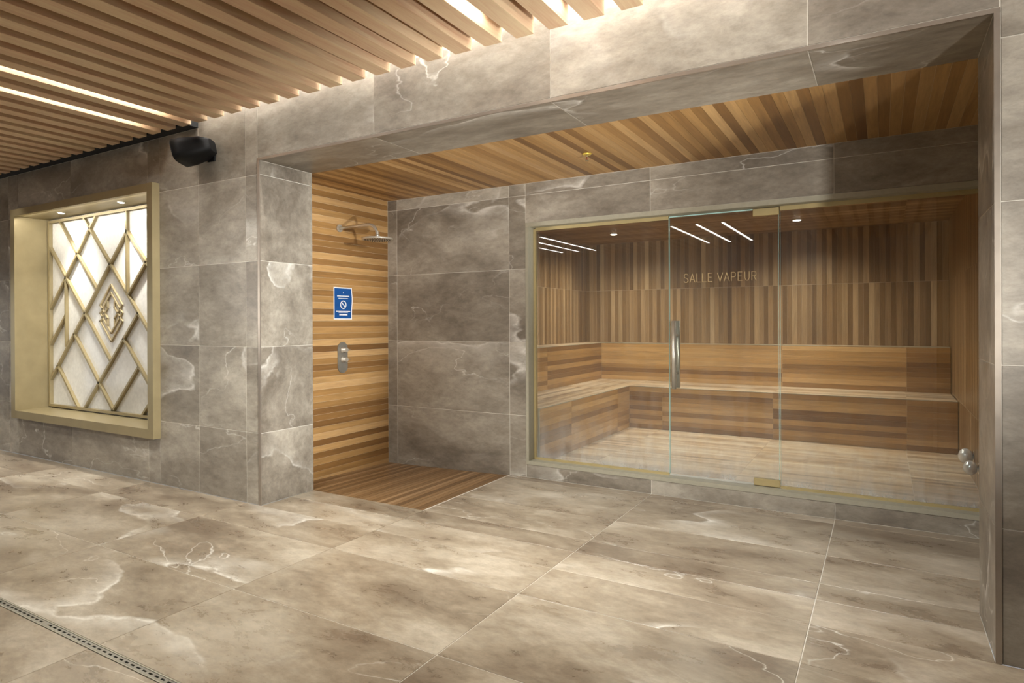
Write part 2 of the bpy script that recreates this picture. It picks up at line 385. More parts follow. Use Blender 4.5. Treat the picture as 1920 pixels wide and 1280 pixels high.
# ---- wooden shower floor, sloping down to the back left corner
tr = empty('shower_tray', (XS, D1, -.06)); tag(tr, 'brown wooden slatted shower floor below the shower head', 'shower tray')
def tray_z(x, y):
    u = (1.043 - x) / (1.043 - XS); v = (y - D1) / (YB - D1)
    return -.006 - .030 * v * min(1, u * 1.1)
x = XS + .0
k = 0
while x < 1.040:
    x1 = min(x + .0435, 1.043)
    bm = bmesh.new(); vs = []
    for (a, y) in ((x + .0013, D1 + .003), (x1 - .0013, D1 + .003), (x1 - .0013, YB - .002), (x + .0013, YB - .002)):
        zt = tray_z(a, y); vs.append((bm.verts.new((a - x, y - D1, zt + .06)), bm.verts.new((a - x, y - D1, zt + .045))))
    bm.faces.new([v[0] for v in vs]); bm.faces.new([v[1] for v in reversed(vs)])
    for q in range(4): bm.faces.new((vs[q][0], vs[q][1], vs[(q + 1) % 4][1], vs[(q + 1) % 4][0]))
    me = bpy.data.meshes.new('slat'); bm.to_mesh(me); bm.free()
    tone(link('plank', me, M['trayy'], tr, (x - XS, 0, 0))); x = x1
bm = bmesh.new(); vs = [bm.verts.new((a - XS, y - D1, tray_z(a, y) + .0475)) for (a, y) in ((XS, D1), (1.042, D1), (1.042, YB), (XS, YB))]
bm.faces.new(vs); r = bmesh.ops.extrude_face_region(bm, geom=bm.faces[:]); bmesh.ops.translate(bm, vec=(0, 0, -.02), verts=[v for v in r['geom'] if isinstance(v, bmesh.types.BMVert)])
bmesh.ops.recalc_face_normals(bm, faces=bm.faces)
me = bpy.data.meshes.new('bed'); bm.to_mesh(me); bm.free(); link('bed', me, M['dgrout'], tr)

# ================================================================= STEAM ROOM
SZ = .08; SX0 = .34; SYB = 4.82; SC = 2.27; LZ = 1.0; BX = 1.265; BY = 3.9; BZ = .545; KX = .645; KY = 4.6
def strips_h(parent, x0, x1, y0, y1, z0, z1, axis, mat, width, along, joints=(), thick=.006, name='plank', face=None):
    """rows of thin boards; axis = direction across the rows ('x','y','z'), boards run along the other in-plane axis"""
    lo = {'x': x0, 'y': y0, 'z': z0}[axis]; hi = {'x': x1, 'y': y1, 'z': z1}[axis]
    n = max(1, round((hi - lo) / width)); st = (hi - lo) / n
    a0 = {'x': x0, 'y': y0, 'z': z0}[along]; a1 = {'x': x1, 'y': y1, 'z': z1}[along]
    for i in range(n):
        for (p, q) in cuts(a0, a1, joints):
            e = {'x': [x0, x1], 'y': [y0, y1], 'z': [z0, z1]}
            e[axis] = [lo + i * st + .0008, lo + (i + 1) * st - .0008]; e[along] = [p + .001, q - .001]
            box(name, *e['x'], *e['y'], *e['z'], mat, parent)
sf = box('floor_steam', SX0 - .1, SR + .1, YB + .13, SYB + .1, -.05, SZ - .0015, M['grout']); tag(sf, 'pale limed wood board floor of the steam room', 'floor', kind='structure')
boxes('threshold', [(OX0, SR, YB + .118, YB + .13, .0, SZ)], M['alu'], sf)
strips_h(sf, BX, SR, YB + .13, BY, SZ - .006, SZ, 'y', M['sfloorx'], .05, 'x', [1.62, 2.76, 3.905])
sw = box('wall_steam_back', SX0, SR, SYB + .0015, SYB + .1, 0, SC + .05, M['dgrout']); tag(sw, 'steam room rear wall of upright brown wood boards in two courses', 'wall', kind='structure')
strips_h(sw, SX0, SR, SYB, SYB + .006, LZ, 1.665, 'x', M['darkz'], .05, 'z')
strips_h(sw, SX0, SR, SYB, SYB + .006, 1.667, SC, 'x', M['darkz'], .05, 'z')
sl = box('wall_steam_left', SX0 - .1, SX0 - .0015, YB + .13, SYB + .1, 0, SC + .05, M['dgrout']); tag(sl, 'steam room left wall of upright brown wood boards', 'wall', kind='structure')
strips_h(sl, SX0 - .006, SX0, YB + .13, SYB, LZ, 1.665, 'y', M['darkz'], .05, 'z')
strips_h(sl, SX0 - .006, SX0, YB + .13, SYB, 1.667, SC, 'y', M['darkz'], .05, 'z')
sr = box('wall_steam_right', SR + .0015, SR + .1, YB + .13, SYB + .1, 0, SC + .05, M['dgrout']); tag(sr, 'steam room right wall of upright boards with chrome domes', 'wall', kind='structure')
for (c, d) in ((SZ, .56), (.562, 1.665), (1.667, SC)):
    strips_h(sr, SR, SR + .006, YB + .13, SYB, c, d, 'y', M['darkz'], .05, 'z')
sc_ = box('ceiling_steam', SX0 - .1, SR + .1, YB + .13, SYB + .1, SC + .0015, SC + .1, M['dgrout']); tag(sc_, 'dark brown board ceiling of the steam room', 'ceiling', kind='structure')
strips_h(sc_, SX0, SR, YB + .13, SYB, SC, SC + .006, 'y', M['darkx'], .05, 'x', [1.62, 2.76, 3.905])
# ---- L shaped bench with raised back
bn = empty('steam_bench', (BX, BY, SZ)); tag(bn, 'L-shaped wood tiled bench around the steam room with raised back', 'bench')
e = .006
boxes('core', [(KX, BX - .0015, YB + .135, KY, SZ, BZ - .0015), (BX - .0015, SR - .004, BY + .0015, KY, SZ, BZ - .0015), (SX0 + .001, KX - .0015, YB + .135, SYB - .001, SZ, LZ - .0015), (KX - .0015, SR - .004, KY + .0015, SYB - .001, SZ, LZ - .0015)], M['woodgrout'], bn)
strips_h(bn, BX, SR - .003, BY, BY + e, SZ, BZ - e, 'z', M['benchx'], .051, 'x', [1.64, 2.77, 3.913])
strips_h(bn, BX - e, BX, YB + .135, BY, SZ, BZ - e, 'z', M['benchy'], .051, 'y', [2.37, 3.535])
strips_h(bn, KX, SR - .003, KY, KY + e, BZ, LZ - e, 'z', M['benchx'], .050, 'x', [2.77, 3.93])
strips_h(bn, KX - e, KX, YB + .135, KY, BZ, LZ - e, 'z', M['benchy'], .050, 'y', [2.37, 3.1])
strips_h(bn, KX, BX, YB + .135, KY, BZ - e, BZ, 'x', M['seaty'], .05, 'y', [2.37, 3.535])
strips_h(bn, BX, SR - .003, BY, KY, BZ - e, BZ, 'y', M['seatx'], .05, 'x', [1.64, 2.77, 3.913])
strips_h(bn, SX0, KX, YB + .135, SYB, LZ - e, LZ, 'x', M['seaty'], .05, 'y', [2.37, 3.535])
strips_h(bn, KX, SR - .003, KY, SYB, LZ - e, LZ, 'y', M['seatx'], .05, 'x', [1.64, 2.77, 3.913])
tb = boxes('edge_profile', [(BX, SR - .003, BY - .002, BY + .004, BZ - .004, BZ + .001), (BX - .004, BX + .002, YB + .135, BY, BZ - .004, BZ + .001), (KX, SR - .003, KY - .002, KY + .004, LZ - .004, LZ + .001), (KX - .004, KX + .002, YB + .135, KY, LZ - .004, LZ + .001)], M['alu'], bn); tag(tb, 'thin metal edging along bench and back')
# ---- steam room lights, chrome domes
for i, (x, lab) in enumerate(((1.06, 'round recessed downlight in the steam room ceiling near the left wall'), (2.99, 'round recessed downlight in the steam room ceiling right of the glass door'))):
    t = empty('downlight', (x, 3.97, SC)); tag(t, lab, 'ceiling light', 'downlights in the steam room ceiling')
    tube('ring', [(x, 3.97, SC - .006), (x, 3.97, SC + .002)], .048, M['nickel'], t, 24)
    tube('lens', [(x, 3.97, SC - .008), (x, 3.97, SC - .005)], .036, M['bulb'], t, 24)
def dome(name, c, r, lab):
    t = empty(name, c); tag(t, lab, 'steam outlet', 'chrome domes on the steam room wall')
    bm = bmesh.new(); bmesh.ops.create_uvsphere(bm, u_segments=28, v_segments=18, radius=r)
    bmesh.ops.scale(bm, vec=(.85, 1, 1), verts=bm.verts)
    me = bpy.data.meshes.new(name); bm.to_mesh(me); bm.free()
    for p in me.polygons: p.use_smooth = True
    link('dome', me, M['pale_chrome'], t)
    tube('neck', [(c[0] + .02, c[1], c[2]), (SR, c[1], c[2])], r * .5, M['chrome'], t, 20)
    tube('flange', [(SR - .006, c[1], c[2]), (SR - .0005, c[1], c[2])], r * .8, M['chrome'], t, 20)
dome('steam_outlet', (SR - .05, 2.80, .265), .056, 'polished chrome dome low on the steam room right wall, the farther one')
dome('steam_outlet', (SR - .05, 2.52, .235), .050, 'polished chrome dome low on the steam room right wall, the nearer one')

# ================================================================= GLASS FRONT
GY = 1.71; GX0 = OX0 + .03; GX1 = OX1 - .022; DX0 = 2.372; DX1 = 3.122; GZ0 = .145; GZ1 = 2.030
def pane(name, x0, x1, z0, z1, parent, lab=None):
    p = box('glass_pane', x0, x1, GY - .005, GY + .005, z0, z1, M['glass'], parent)
    ed = boxes('pane_edge', [(x0 - .0012, x0 + .0002, GY - .005, GY + .005, z0, z1), (x1 - .0002, x1 + .0012, GY - .005, GY + .005, z0, z1)], M['edge'], parent)
    return p
w1 = empty('window_1', (GX0, GY, OZ0 + .03)); tag(w1, 'tall fixed glass pane left of the glass door', 'glass panel', kind='structure')
pane('pane', GX0 + .006, DX0 - .006, GZ0, GZ1, w1)
boxes('brass_channel', [(GX0 - .002, GX0 + .018, GY - .014, GY + .014, OZ0 + .03, GZ1), (GX0 + .018, DX0 - .006, GY - .014, GY - .006, OZ0 + .029, OZ0 + .048), (GX0 + .018, DX0 - .006, GY - .014, GY - .006, 2.013, 2.040)], M['brass'], w1)
w2 = empty('window_2', (DX1, GY, OZ0 + .03)); tag(w2, 'wide fixed glass pane right of the glass door', 'glass panel', kind='structure')
pane('pane', DX1 + .006, GX1, GZ0, GZ1, w2)
boxes('brass_channel', [(GX1 - .002, GX1 + .018, GY - .014, GY + .014, OZ0 + .03, GZ1), (DX1 + .006, GX1, GY - .014, GY - .006, OZ0 + .029, OZ0 + .048), (DX1 + .006, GX1, GY - .014, GY - .006, 2.010, 2.040)], M['brass'], w2)
d1 = empty('door_1', (DX0, GY, OZ0 + .03)); tag(d1, 'clear glass steam room door with tube handle and gold lettering', 'glass door', kind='structure')
pane('pane', DX0, DX1 - .004, OZ0 + .035, 2.035, d1)
boxes('bottom_seal', [(DX0, 2.955, GY - .006, GY + .006, OZ0 + .030, OZ0 + .044)], M['chrome'], d1)
boxes('top_edge', [(DX0, 2.955, GY - .0055, GY + .0055, 2.028, 2.036)], M['edge'], d1)
for (z0, z1) in ((OZ0 + .034, OZ0 + .082), (1.985, 2.034)):
    hg = box('hinge', 2.955, DX1 + .001, GY - .018, GY + .018, z0, z1, M['brass'], d1, .0015)
# pull handle: a tube on each face with two stand-offs
hx = 2.414
h = boxes('handle', [], M['nickel'], d1)
hm = bmesh.new()
def addtube(bm, pts, r, seg=20):
    me = tube_mesh(pts, r, seg); bm.from_mesh(me); bpy.data.meshes.remove(me)
for yy in (GY - .055, GY + .055): addtube(hm, [(hx, yy, .775), (hx, yy, 1.27)], .0165)
for zz in (.885, 1.165): addtube(hm, [(hx, GY - .055, zz), (hx, GY + .055, zz)], .009)
me = bpy.data.meshes.new('handle'); hm.to_mesh(me); hm.free(); me.materials.append(M['nickel'])
for p in me.polygons: p.use_smooth = len(p.vertices) == 4
h.data = me; h.location = -PW(d1)
# lettering
def text(name, body, size, loc, rot, mat, parent, extrude=.001, offset=0, align='LEFT', width=None, thin=False):
    c = bpy.data.curves.new(name, 'FONT'); c.body = body; c.size = size; c.extrude = extrude; c.align_x = align; c.offset = offset
    o = bpy.data.objects.new(name, c); COL.objects.link(o)
    dg = bpy.context.evaluated_depsgraph_get(); me = bpy.data.meshes.new_from_object(o.evaluated_get(dg)); bpy.data.objects.remove(o)
    if width:
        xs = [v.co.x for v in me.vertices]; s = width / (max(xs) - min(xs))
        for v in me.vertices: v.co.x *= s
    me.materials.clear(); me.materials.append(mat)
    o = bpy.data.objects.new(name, me); COL.objects.link(o); o.parent = parent
    o.location = Vector(loc) - (PW(parent) if parent else Vector()); o.rotation_euler = rot
    return o
# monoline capitals as thin bars
GLY = {
 'S': [[(.9, .85), (.7, 1), (.35, 1), (.12, .85), (.12, .68), (.3, .55), (.7, .45), (.9, .3), (.9, .14), (.65, 0), (.3, 0), (.08, .15)]],
 'A': [[(0, 0), (.5, 1), (1, 0)], [(.17, .34), (.83, .34)]], 'L': [[(.1, 1), (.1, 0), (.85, 0)]],
 'E': [[(.85, 1), (.1, 1), (.1, 0), (.85, 0)], [(.1, .52), (.75, .52)]], 'V': [[(0, 1), (.5, 0), (1, 1)]],
 'P': [[(.1, 0), (.1, 1), (.65, 1), (.88, .88), (.88, .6), (.65, .46), (.1, .46)]],
 'U': [[(.1, 1), (.1, .28), (.28, .05), (.5, 0), (.72, .05), (.9, .28), (.9, 1)]],
 'R': [[(.1, 0), (.1, 1), (.65, 1), (.88, .88), (.88, .6), (.65, .48), (.1, .48)], [(.5, .48), (.9, 0)]]}
bm = bmesh.new()
def bar(bm, a, b, wd, y0, y1):
    a = Vector((a[0], 0, a[1])); b = Vector((b[0], 0, b[1])); d = (b - a); ln = d.length; d.normalize(); nn = Vector((-d.z, 0, d.x)) * wd / 2
    a -= d * wd * .4; b += d * wd * .4
    v = [bm.verts.new(p + Vector((0, yy, 0))) for yy in (y0, y1) for p in (a + nn, b + nn, b - nn, a - nn)]
    for f in ((0, 1, 2, 3), (7, 6, 5, 4), (0, 4, 5, 1), (1, 5, 6, 2), (2, 6, 7, 3), (3, 7, 4, 0)): bm.faces.new([v[k] for k in f])
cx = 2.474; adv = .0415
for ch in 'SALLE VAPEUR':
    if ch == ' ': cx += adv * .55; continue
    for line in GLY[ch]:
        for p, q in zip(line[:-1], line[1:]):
            for (y0, y1) in ((GY - .0065, GY - .0052), (GY + .0052, GY + .0065)):  # rear set stands in for the letters' reflection in the glass
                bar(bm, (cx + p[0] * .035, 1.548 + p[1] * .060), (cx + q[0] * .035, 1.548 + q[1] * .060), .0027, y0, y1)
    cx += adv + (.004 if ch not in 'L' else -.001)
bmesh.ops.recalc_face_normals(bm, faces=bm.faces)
me = bpy.data.meshes.new('lettering'); bm.to_mesh(me); bm.free(); lt = link('lettering', me, M['lettering'], d1, -PW(d1)); tag(lt, 'thin gold lettering SALLE VAPEUR with a rear copy as its reflection')

# ================================================================= HALL CEILING
ce = box('ceiling', -6.6, 7.2, -6.6, T, 3.0, 3.1, M['plenum']); tag(ce, 'ceiling of long parallel oak slats running towards the wall', 'ceiling', kind='structure')
PITCH = .18905; x0 = 2.028
ks = list(range(-44, 27))
for k in ks:
    xr = x0 + k * PITCH
    box('slat', xr - .104, xr, -6.5, -.10, 2.713, 2.863, M['slat'], ce, .001)
bc = boxes('trim_5', [(-6.6, -.69, -.10, T, 2.727, 2.99)], M['black']); tag(bc, 'black filler board closing the gap between slats and wall at left', 'trim', kind='structure')
# cove light strip in the gap above the header
cv = empty('cove_light', (1.2, -.05, 2.95)); tag(cv, 'hidden linear light in the gap between the slats and the wall', 'ceiling light')
box('diffuser', -.66, 7.0, -.085, -.05, 2.955, 2.965, M['ledcove'], cv); box('housing', -.67, 7.02, -.097, -.045, 2.965, 2.99, M['black'], cv); box('baffle', -.67, 7.02, -.0985, -.092, 2.866, 2.965, M['black'], cv)  # baffle added to keep cove light out of the slat gaps
# linear LED fixtures in the slat gaps
def led(k, y0, y1, lab, grp='linear lights between the ceiling slats', dz=0):
    xa = x0 + k * PITCH; xc = xa + (PITCH - .104) / 2
    t = empty('linear_light', (xc, (y0 + y1) / 2, 2.80 + dz)); tag(t, lab, 'ceiling light', grp)
    box('diffuser', xc - .018, xc + .018, y0, y1, 2.790 + dz, 2.796 + dz, M['led'], t)
    box('housing', xc - .022, xc + .022, y0 - .01, y1 + .01, 2.796 + dz, 2.86, M['alu'], t)
led(0, -2.7, -.28, 'bright linear light in the slats at the top centre, the left one')
led(2, -2.7, -.16, 'bright linear light in the slats at the top centre, the right one')
led(-14, -2.7, -.30, 'bright linear light in the slats at left, the nearer of the pair')
led(-16, -2.7, -.25, 'bright linear light in the slats at left, the farther of the pair')
for k, lb in ((-2, 'rearmost linear light reflected in the glass door, at right'), (-4, 'rear linear light reflected in the glass door, middle'), (-6, 'rear linear light reflected in the glass door, at left'), (-18, 'rear linear light mirrored in the left fixed pane, nearest'), (-20, 'rear linear light mirrored in the left fixed pane, middle'), (-22, 'rear linear light mirrored in the left fixed pane, farthest')):
    led(k, -5.7, -3.3, lb, dz=-.076)
# ---- rest of the hall shell
wq = box('wall_rear', -6.6, 7.2, -6.75, -6.6, 0, 3.0, M['plaster']); tag(wq, 'plain grey wall behind the viewer', 'wall', kind='structure')
wf = box('wall_far_left', -6.75, -6.6, -6.6, .3, 0, 3.0, M['plaster']); tag(wf, 'plain wall closing the hall at the far left', 'wall', kind='structure')
w3 = empty('fill_window_right', (7.19, -3.2, .3)); tag(w3, 'wide glowing window added to light the hall from the right, outside the view', 'window', kind='structure')  # invented window, glows to light the hall from the right
for yy in (-5.4, -4.3, -3.2, -2.1):
    box('fill_pane', 7.17, 7.19, yy, yy + 1.04, .3, 1.75, M['fill_glow'], w3)
boxes('fill_frame', [(7.15, 7.2, yy - .06, yy, .24, 1.81) for yy in (-5.4, -4.3, -3.2, -2.1, -1.0)] + [(7.15, 7.2, -5.46, -1.0, .24, .3), (7.15, 7.2, -5.46, -1.0, 1.75, 1.81)], M['alu'], w3)
w4 = empty('fill_window_left', (-6.59, -3.2, .3)); tag(w4, 'wide glowing window added to light the hall from the left, outside the view', 'window', kind='structure')  # invented as well, more light for slat undersides and right jamb
for yy in (-5.4, -4.3, -3.2, -2.1):
    box('fill_pane', -6.59, -6.57, yy, yy + 1.04, .3, 1.75, M['fill_glow'], w4)
boxes('fill_frame', [(-6.6, -6.55, yy - .06, yy, .24, 1.81) for yy in (-5.4, -4.3, -3.2, -2.1, -1.0)] + [(-6.6, -6.55, -5.46, -1.0, .24, .3), (-6.6, -6.55, -5.46, -1.0, 1.75, 1.81)], M['alu'], w4)
wg = box('wall_far_right', 7.2, 7.35, -6.6, .3, 0, 3.0, M['plaster']); tag(wg, 'plain wall closing the hall at the far right', 'wall', kind='structure')

# ================================================================= NICHE
nx0, nx1, nz0, nz1 = -3.568, -1.188, .362, 2.368; ix0, ix1, iz0, iz1 = -3.487, -1.262, .435, 2.303
ni = empty('display_niche', ((nx0 + nx1) / 2, 0, nz0)); tag(ni, 'champagne gold framed wall niche with diamond lattice over an ivory panel', 'wall niche')
FY = -.06
def frame_ring(name, o, i, y0, y1, mat, parent):
    bm = bmesh.new(); q = []
    for y in (y0, y1):
        q.append([bm.verts.new((x, y, z)) for (x, z) in ((o[0], o[2]), (o[1], o[2]), (o[1], o[3]), (o[0], o[3]))])
        q.append([bm.verts.new((x, y, z)) for (x, z) in ((i[0], i[2]), (i[1], i[2]), (i[1], i[3]), (i[0], i[3]))])
    for k in range(4):
        j = (k + 1) % 4
        bm.faces.new((q[0][k], q[0][j], q[1][j], q[1][k])); bm.faces.new((q[2][k], q[2][j], q[3][j], q[3][k]))
        bm.faces.new((q[0][k], q[0][j], q[2][j], q[2][k])); bm.faces.new((q[1][k], q[1][j], q[3][j], q[3][k]))
    bmesh.ops.recalc_face_normals(bm, faces=bm.faces)
    me = bpy.data.meshes.new(name); bm.to_mesh(me); bm.free()
    return link(name, me, mat, parent, -PW(parent))
frame_ring('frame', (nx0, nx1, nz0, nz1), (ix0, ix1, iz0, iz1), FY, .252, M['gold'], ni)
box('back_panel', ix0, ix1, .250, .262, iz0, iz1, M['panel'], ni)
frame_ring('panel_edge', (ix0 + .012, ix1 - .012, iz0 + .012, iz1 - .012), (ix0 + .042, ix1 - .042, iz0 + .036, iz1 - .036), .218, .2495, M['gold'], ni)
segs = [((-3.25, 2.267), (-2.595, 1.597)), ((-2.808, 2.267), (-1.304, .755)), ((-2.597, 2.267), (-3.445, 1.42)), ((-3.445, 2.02), (-2.365, .935)), ((-2.078, 2.267), (-2.078, 1.55)),
        ((-2.078, 2.095), (-1.304, 1.32)), ((-2.078, 2.085), (-3.445, .718)), ((-1.304, 2.267), (-2.055, 1.53)), ((-3.15, 1.715), (-3.15, 1.05)), ((-1.905, 1.358), (-2.805, .471)),
        ((-2.99, 1.165), (-2.31, .471)), ((-3.31, .852), (-2.935, .471)), ((-3.16, 1.345), (-3.445, 1.065)), ((-2.135, 1.13), (-1.475, .471)), ((-1.905, .885), (-2.325, .471)), ((-1.304, 1.01), (-1.845, .471))]
for a, b in segs:
    bm = bmesh.new(); bar(bm, a, b, .021, .222, .2495); bmesh.ops.recalc_face_normals(bm, faces=bm.faces)
    me = bpy.data.meshes.new('batten'); bm.to_mesh(me); bm.free(); link('batten', me, M['gold'], ni, -PW(ni))
cxx, czz = -2.363, 1.364
em = [[(0, .258), (-.183, .075), (-.058, -.05), (-.058, -.105)], [(0, .258), (.183, .075), (.058, -.05), (.058, -.105)],
      [(0, -.258), (-.183, -.075), (-.058, .05), (-.058, .105)], [(0, -.258), (.183, -.075), (.058, .05), (.058, .105)],
      [(0, .183), (-.183, 0), (0, -.183), (.183, 0), (0, .183)]]
bm = bmesh.new()
for ln in em:
    for p, q in zip(ln[:-1], ln[1:]): bar(bm, (cxx + p[0], czz + p[1]), (cxx + q[0], czz + q[1]), .015, .236, .2495)
bmesh.ops.recalc_face_normals(bm, faces=bm.faces); me = bpy.data.meshes.new('emblem'); bm.to_mesh(me); bm.free()
em_o = link('emblem', me, plain('pale_gold_metal', (.50, .41, .24), .5, .1), ni, -PW(ni)); tag(em_o, 'interlaced diamond emblem in the central lozenge')
for x in (-2.905, -1.89):
    s = tube('spotlight', [(x, .085, iz1 - .004), (x, .085, iz1 + .002)], .034, M['nickel'], ni, 24)
    tube('lens', [(x, .085, iz1 - .0055), (x, .085, iz1 - .0035)], .022, M['bulb'], s, 20)

# ================================================================= SHOWER
sh = empty('rain_shower', (XS, 1.0, 2.067)); tag(sh, 'round brushed nickel rain shower head on a bent arm from the wood wall', 'shower head')
tube('flange', [(XS + .0005, 1.0, 2.067), (XS + .012, 1.0, 2.067)], .032, M['nickel'], sh, 24)
arc = [(XS + .01, 1.0, 2.067), (.07, 1.0, 2.072)]
for q in range(1, 9):
    a = q / 8 * math.pi / 2; arc.append((.07 + .10 * math.sin(a), 1.0, 1.972 + .10 * math.cos(a)))
arc.append((.17, 1.0, 1.962))
tube('arm', arc, .0135, M['nickel'], sh, 18)
tube('ball_joint', [(.17, 1.0, 1.985), (.17, 1.0, 1.975), (.17, 1.0, 1.962)], .019, M['nickel'], sh, 20)
hd = tube('head_plate', [(.17, 1.0, 1.940), (.17, 1.0, 1.943), (.17, 1.0, 1.954), (.17, 1.0, 1.963)], .13, M['nickel'], sh, 48, [.122, .127, .127, .06])
bm = bmesh.new()
for ring, n in ((.02, 6), (.04, 12), (.06, 18), (.08, 24), (.1, 30)):
    for q in range(n):
        a = 2 * math.pi * q / n
        r = bmesh.ops.create_cone(bm, cap_ends=True, segments=6, radius1=.0035, radius2=.003, depth=.004)
        bmesh.ops.translate(bm, vec=(.17 + ring * math.cos(a), 1.0 + ring * math.sin(a), 1.9385), verts=r['verts'])
me = bpy.data.meshes.new('nozzles'); bm.to_mesh(me); bm.free(); nz = link('nozzles', me, M['slot'], hd, -PW(hd)); tag(nz, kind='stuff')
# valve plate: stadium, two knobs
va = empty('shower_valve', (XS, 1.03, .97)); tag(va, 'tall rounded nickel shower valve plate with two knobs on the wood wall', 'shower valve')
bm = bmesh.new(); vs = []
for q in range(25):
    a = math.pi * q / 24; vs.append((.056 * math.cos(a), .076 + .056 * math.sin(a)))
for q in range(25):
    a = math.pi + math.pi * q / 24; vs.append((.056 * math.cos(a), -.076 + .056 * math.sin(a)))
f = bm.faces.new([bm.verts.new((.0005, y, z)) for y, z in vs]); r = bmesh.ops.extrude_face_region(bm, geom=[f]); bmesh.ops.translate(bm, vec=(.008, 0, 0), verts=[v for v in r['geom'] if isinstance(v, bmesh.types.BMVert)])
bmesh.ops.recalc_face_normals(bm, faces=bm.faces); me = bpy.data.meshes.new('plate'); bm.to_mesh(me); bm.free(); link('plate', me, plain('dark_nickel', (.30, .28, .24), .35, .6), va)
for z in (1.035, .953):
    kb = tube('knob', [(XS + .008, 1.03, z), (XS + .014, 1.03, z), (XS + .015, 1.03, z), (XS + .055, 1.03, z)], .02, M['nickel'], va, 24, [.026, .026, .019, .019])
    tube('lever', [(XS + .045, 1.03, z), (XS + .05, 1.075, z)], .005, M['nickel'], kb, 10)
# blue notice
no = empty('notice_sheet', (XS + .001, 1.04, 1.431)); tag(no, 'blue notice sheet with a white prohibition ring taped to the wood wall', 'notice')
def sheet(name, hw, hh, x, mat, parent, sub=10):
    bm = bmesh.new(); g = []
    for i in range(sub + 1):
        row = []
        for j in range(sub + 1):
            y = -hw + 2 * hw * j / sub; z = -hh + 2 * hh * i / sub
            row.append(bm.verts.new((x + .0012 * (1 + math.sin(z * 40)) * (j / sub), y + (.004 * math.sin(z * 22 + 1) * (j / sub) ** 3), z)))
        g.append(row)
    for i in range(sub):
        for j in range(sub): bm.faces.new((g[i][j], g[i][j + 1], g[i + 1][j + 1], g[i + 1][j]))
    r = bmesh.ops.extrude_face_region(bm, geom=bm.faces[:]); bmesh.ops.translate(bm, vec=(.0006, 0, 0), verts=[v for v in r['geom'] if isinstance(v, bmesh.types.BMVert)])
    bmesh.ops.recalc_face_normals(bm, faces=bm.faces)
    me = bpy.data.meshes.new(name); bm.to_mesh(me); bm.free(); return link(name, me, mat, parent)
sheet('paper', .107, .137, .0004, M['white'], no)
sheet('printed_field', .098, .128, .0012, M['blue'], no)
bm = bmesh.new(); n = 40
for q in range(n):
    a0 = 2 * math.pi * q / n; a1 = 2 * math.pi * (q + 1) / n
    P4 = [(r_ * math.cos(a), r_ * math.sin(a)) for (r_, a) in ((.028, a0), (.036, a0), (.036, a1), (.028, a1))]
    bm.faces.new([bm.verts.new((.0046, y, -.012 + z)) for y, z in P4])
d = .024; t_ = .003
bm.faces.new([bm.verts.new((.0046, y, -.012 + z)) for y, z in ((-d - t_, d - t_), (-d + t_, d + t_), (d + t_, -d + t_), (d - t_, -d - t_))])
r = bmesh.ops.extrude_face_region(bm, geom=bm.faces[:]); bmesh.ops.translate(bm, vec=(.0005, 0, 0), verts=[v for v in r['geom'] if isinstance(v, bmesh.types.BMVert)])
me = bpy.data.meshes.new('ring_symbol'); bm.to_mesh(me); bm.free(); tag(link('ring_symbol', me, M['white'], no), 'white ring with a diagonal bar')
# unreadable lines of small print, as rows of short white dashes
rnd = random.Random(3); dash = []
for (zc, hw, hh) in ((.062, .070, .0042), (.042, .056, .0028), (-.068, .082, .0032), (-.078, .055, .0018), (-.097, .046, .0062)):
    y = -hw
    while y < hw:
        wd = rnd.uniform(.006, .013); dash.append((.0042, .0050, y, min(hw, y + wd), zc - hh, zc + hh)); y += wd + .0022
dash += [(.0042, .0050, -.004, .004, .088, .092), (.0042, .0050, -.0015, .0015, .085, .096)]
bm = bmesh.new()
for (a, b, c, dd, e1, f1) in dash:
    r = bmesh.ops.create_cube(bm, size=1); bmesh.ops.scale(bm, vec=(b - a, dd - c, f1 - e1), verts=r['verts']); bmesh.ops.translate(bm, vec=((a + b) / 2, (c + dd) / 2, (e1 + f1) / 2), verts=r['verts'])
me = bpy.data.meshes.new('small_print'); bm.to_mesh(me); bm.free(); tag(link('small_print', me, M['white'], no), kind='stuff')

# sprinkler in the recess ceiling
sp = empty('sprinkler', (2.01, 1.03, H)); tag(sp, 'small brass fire sprinkler hanging from the recess ceiling', 'sprinkler')
tube('escutcheon', [(2.01, 1.03, H - .0005), (2.01, 1.03, H - .008)], .03, plain('bright_brass', (.80, .58, .10), .3, .5), sp, 24, [.034, .026])
tube('stem', [(2.01, 1.03, H - .006), (2.01, 1.03, H - .022)], .007, M['golddark'], sp, 12)
tube('bulb', [(2.01, 1.03, H - .022), (2.01, 1.03, H - .04)], .003, M['redglass'], sp, 8)
for s in (-1, 1): tube('yoke_arm', [(2.01 + .006 * s, 1.03, H - .02), (2.01 + .011 * s, 1.03, H - .032), (2.01 + .003 * s, 1.03, H - .044)], .0022, M['golddark'], sp, 8)
tube('deflector', [(2.01, 1.03, H - .044), (2.01, 1.03, H - .047)], .012, M['golddark'], sp, 16)

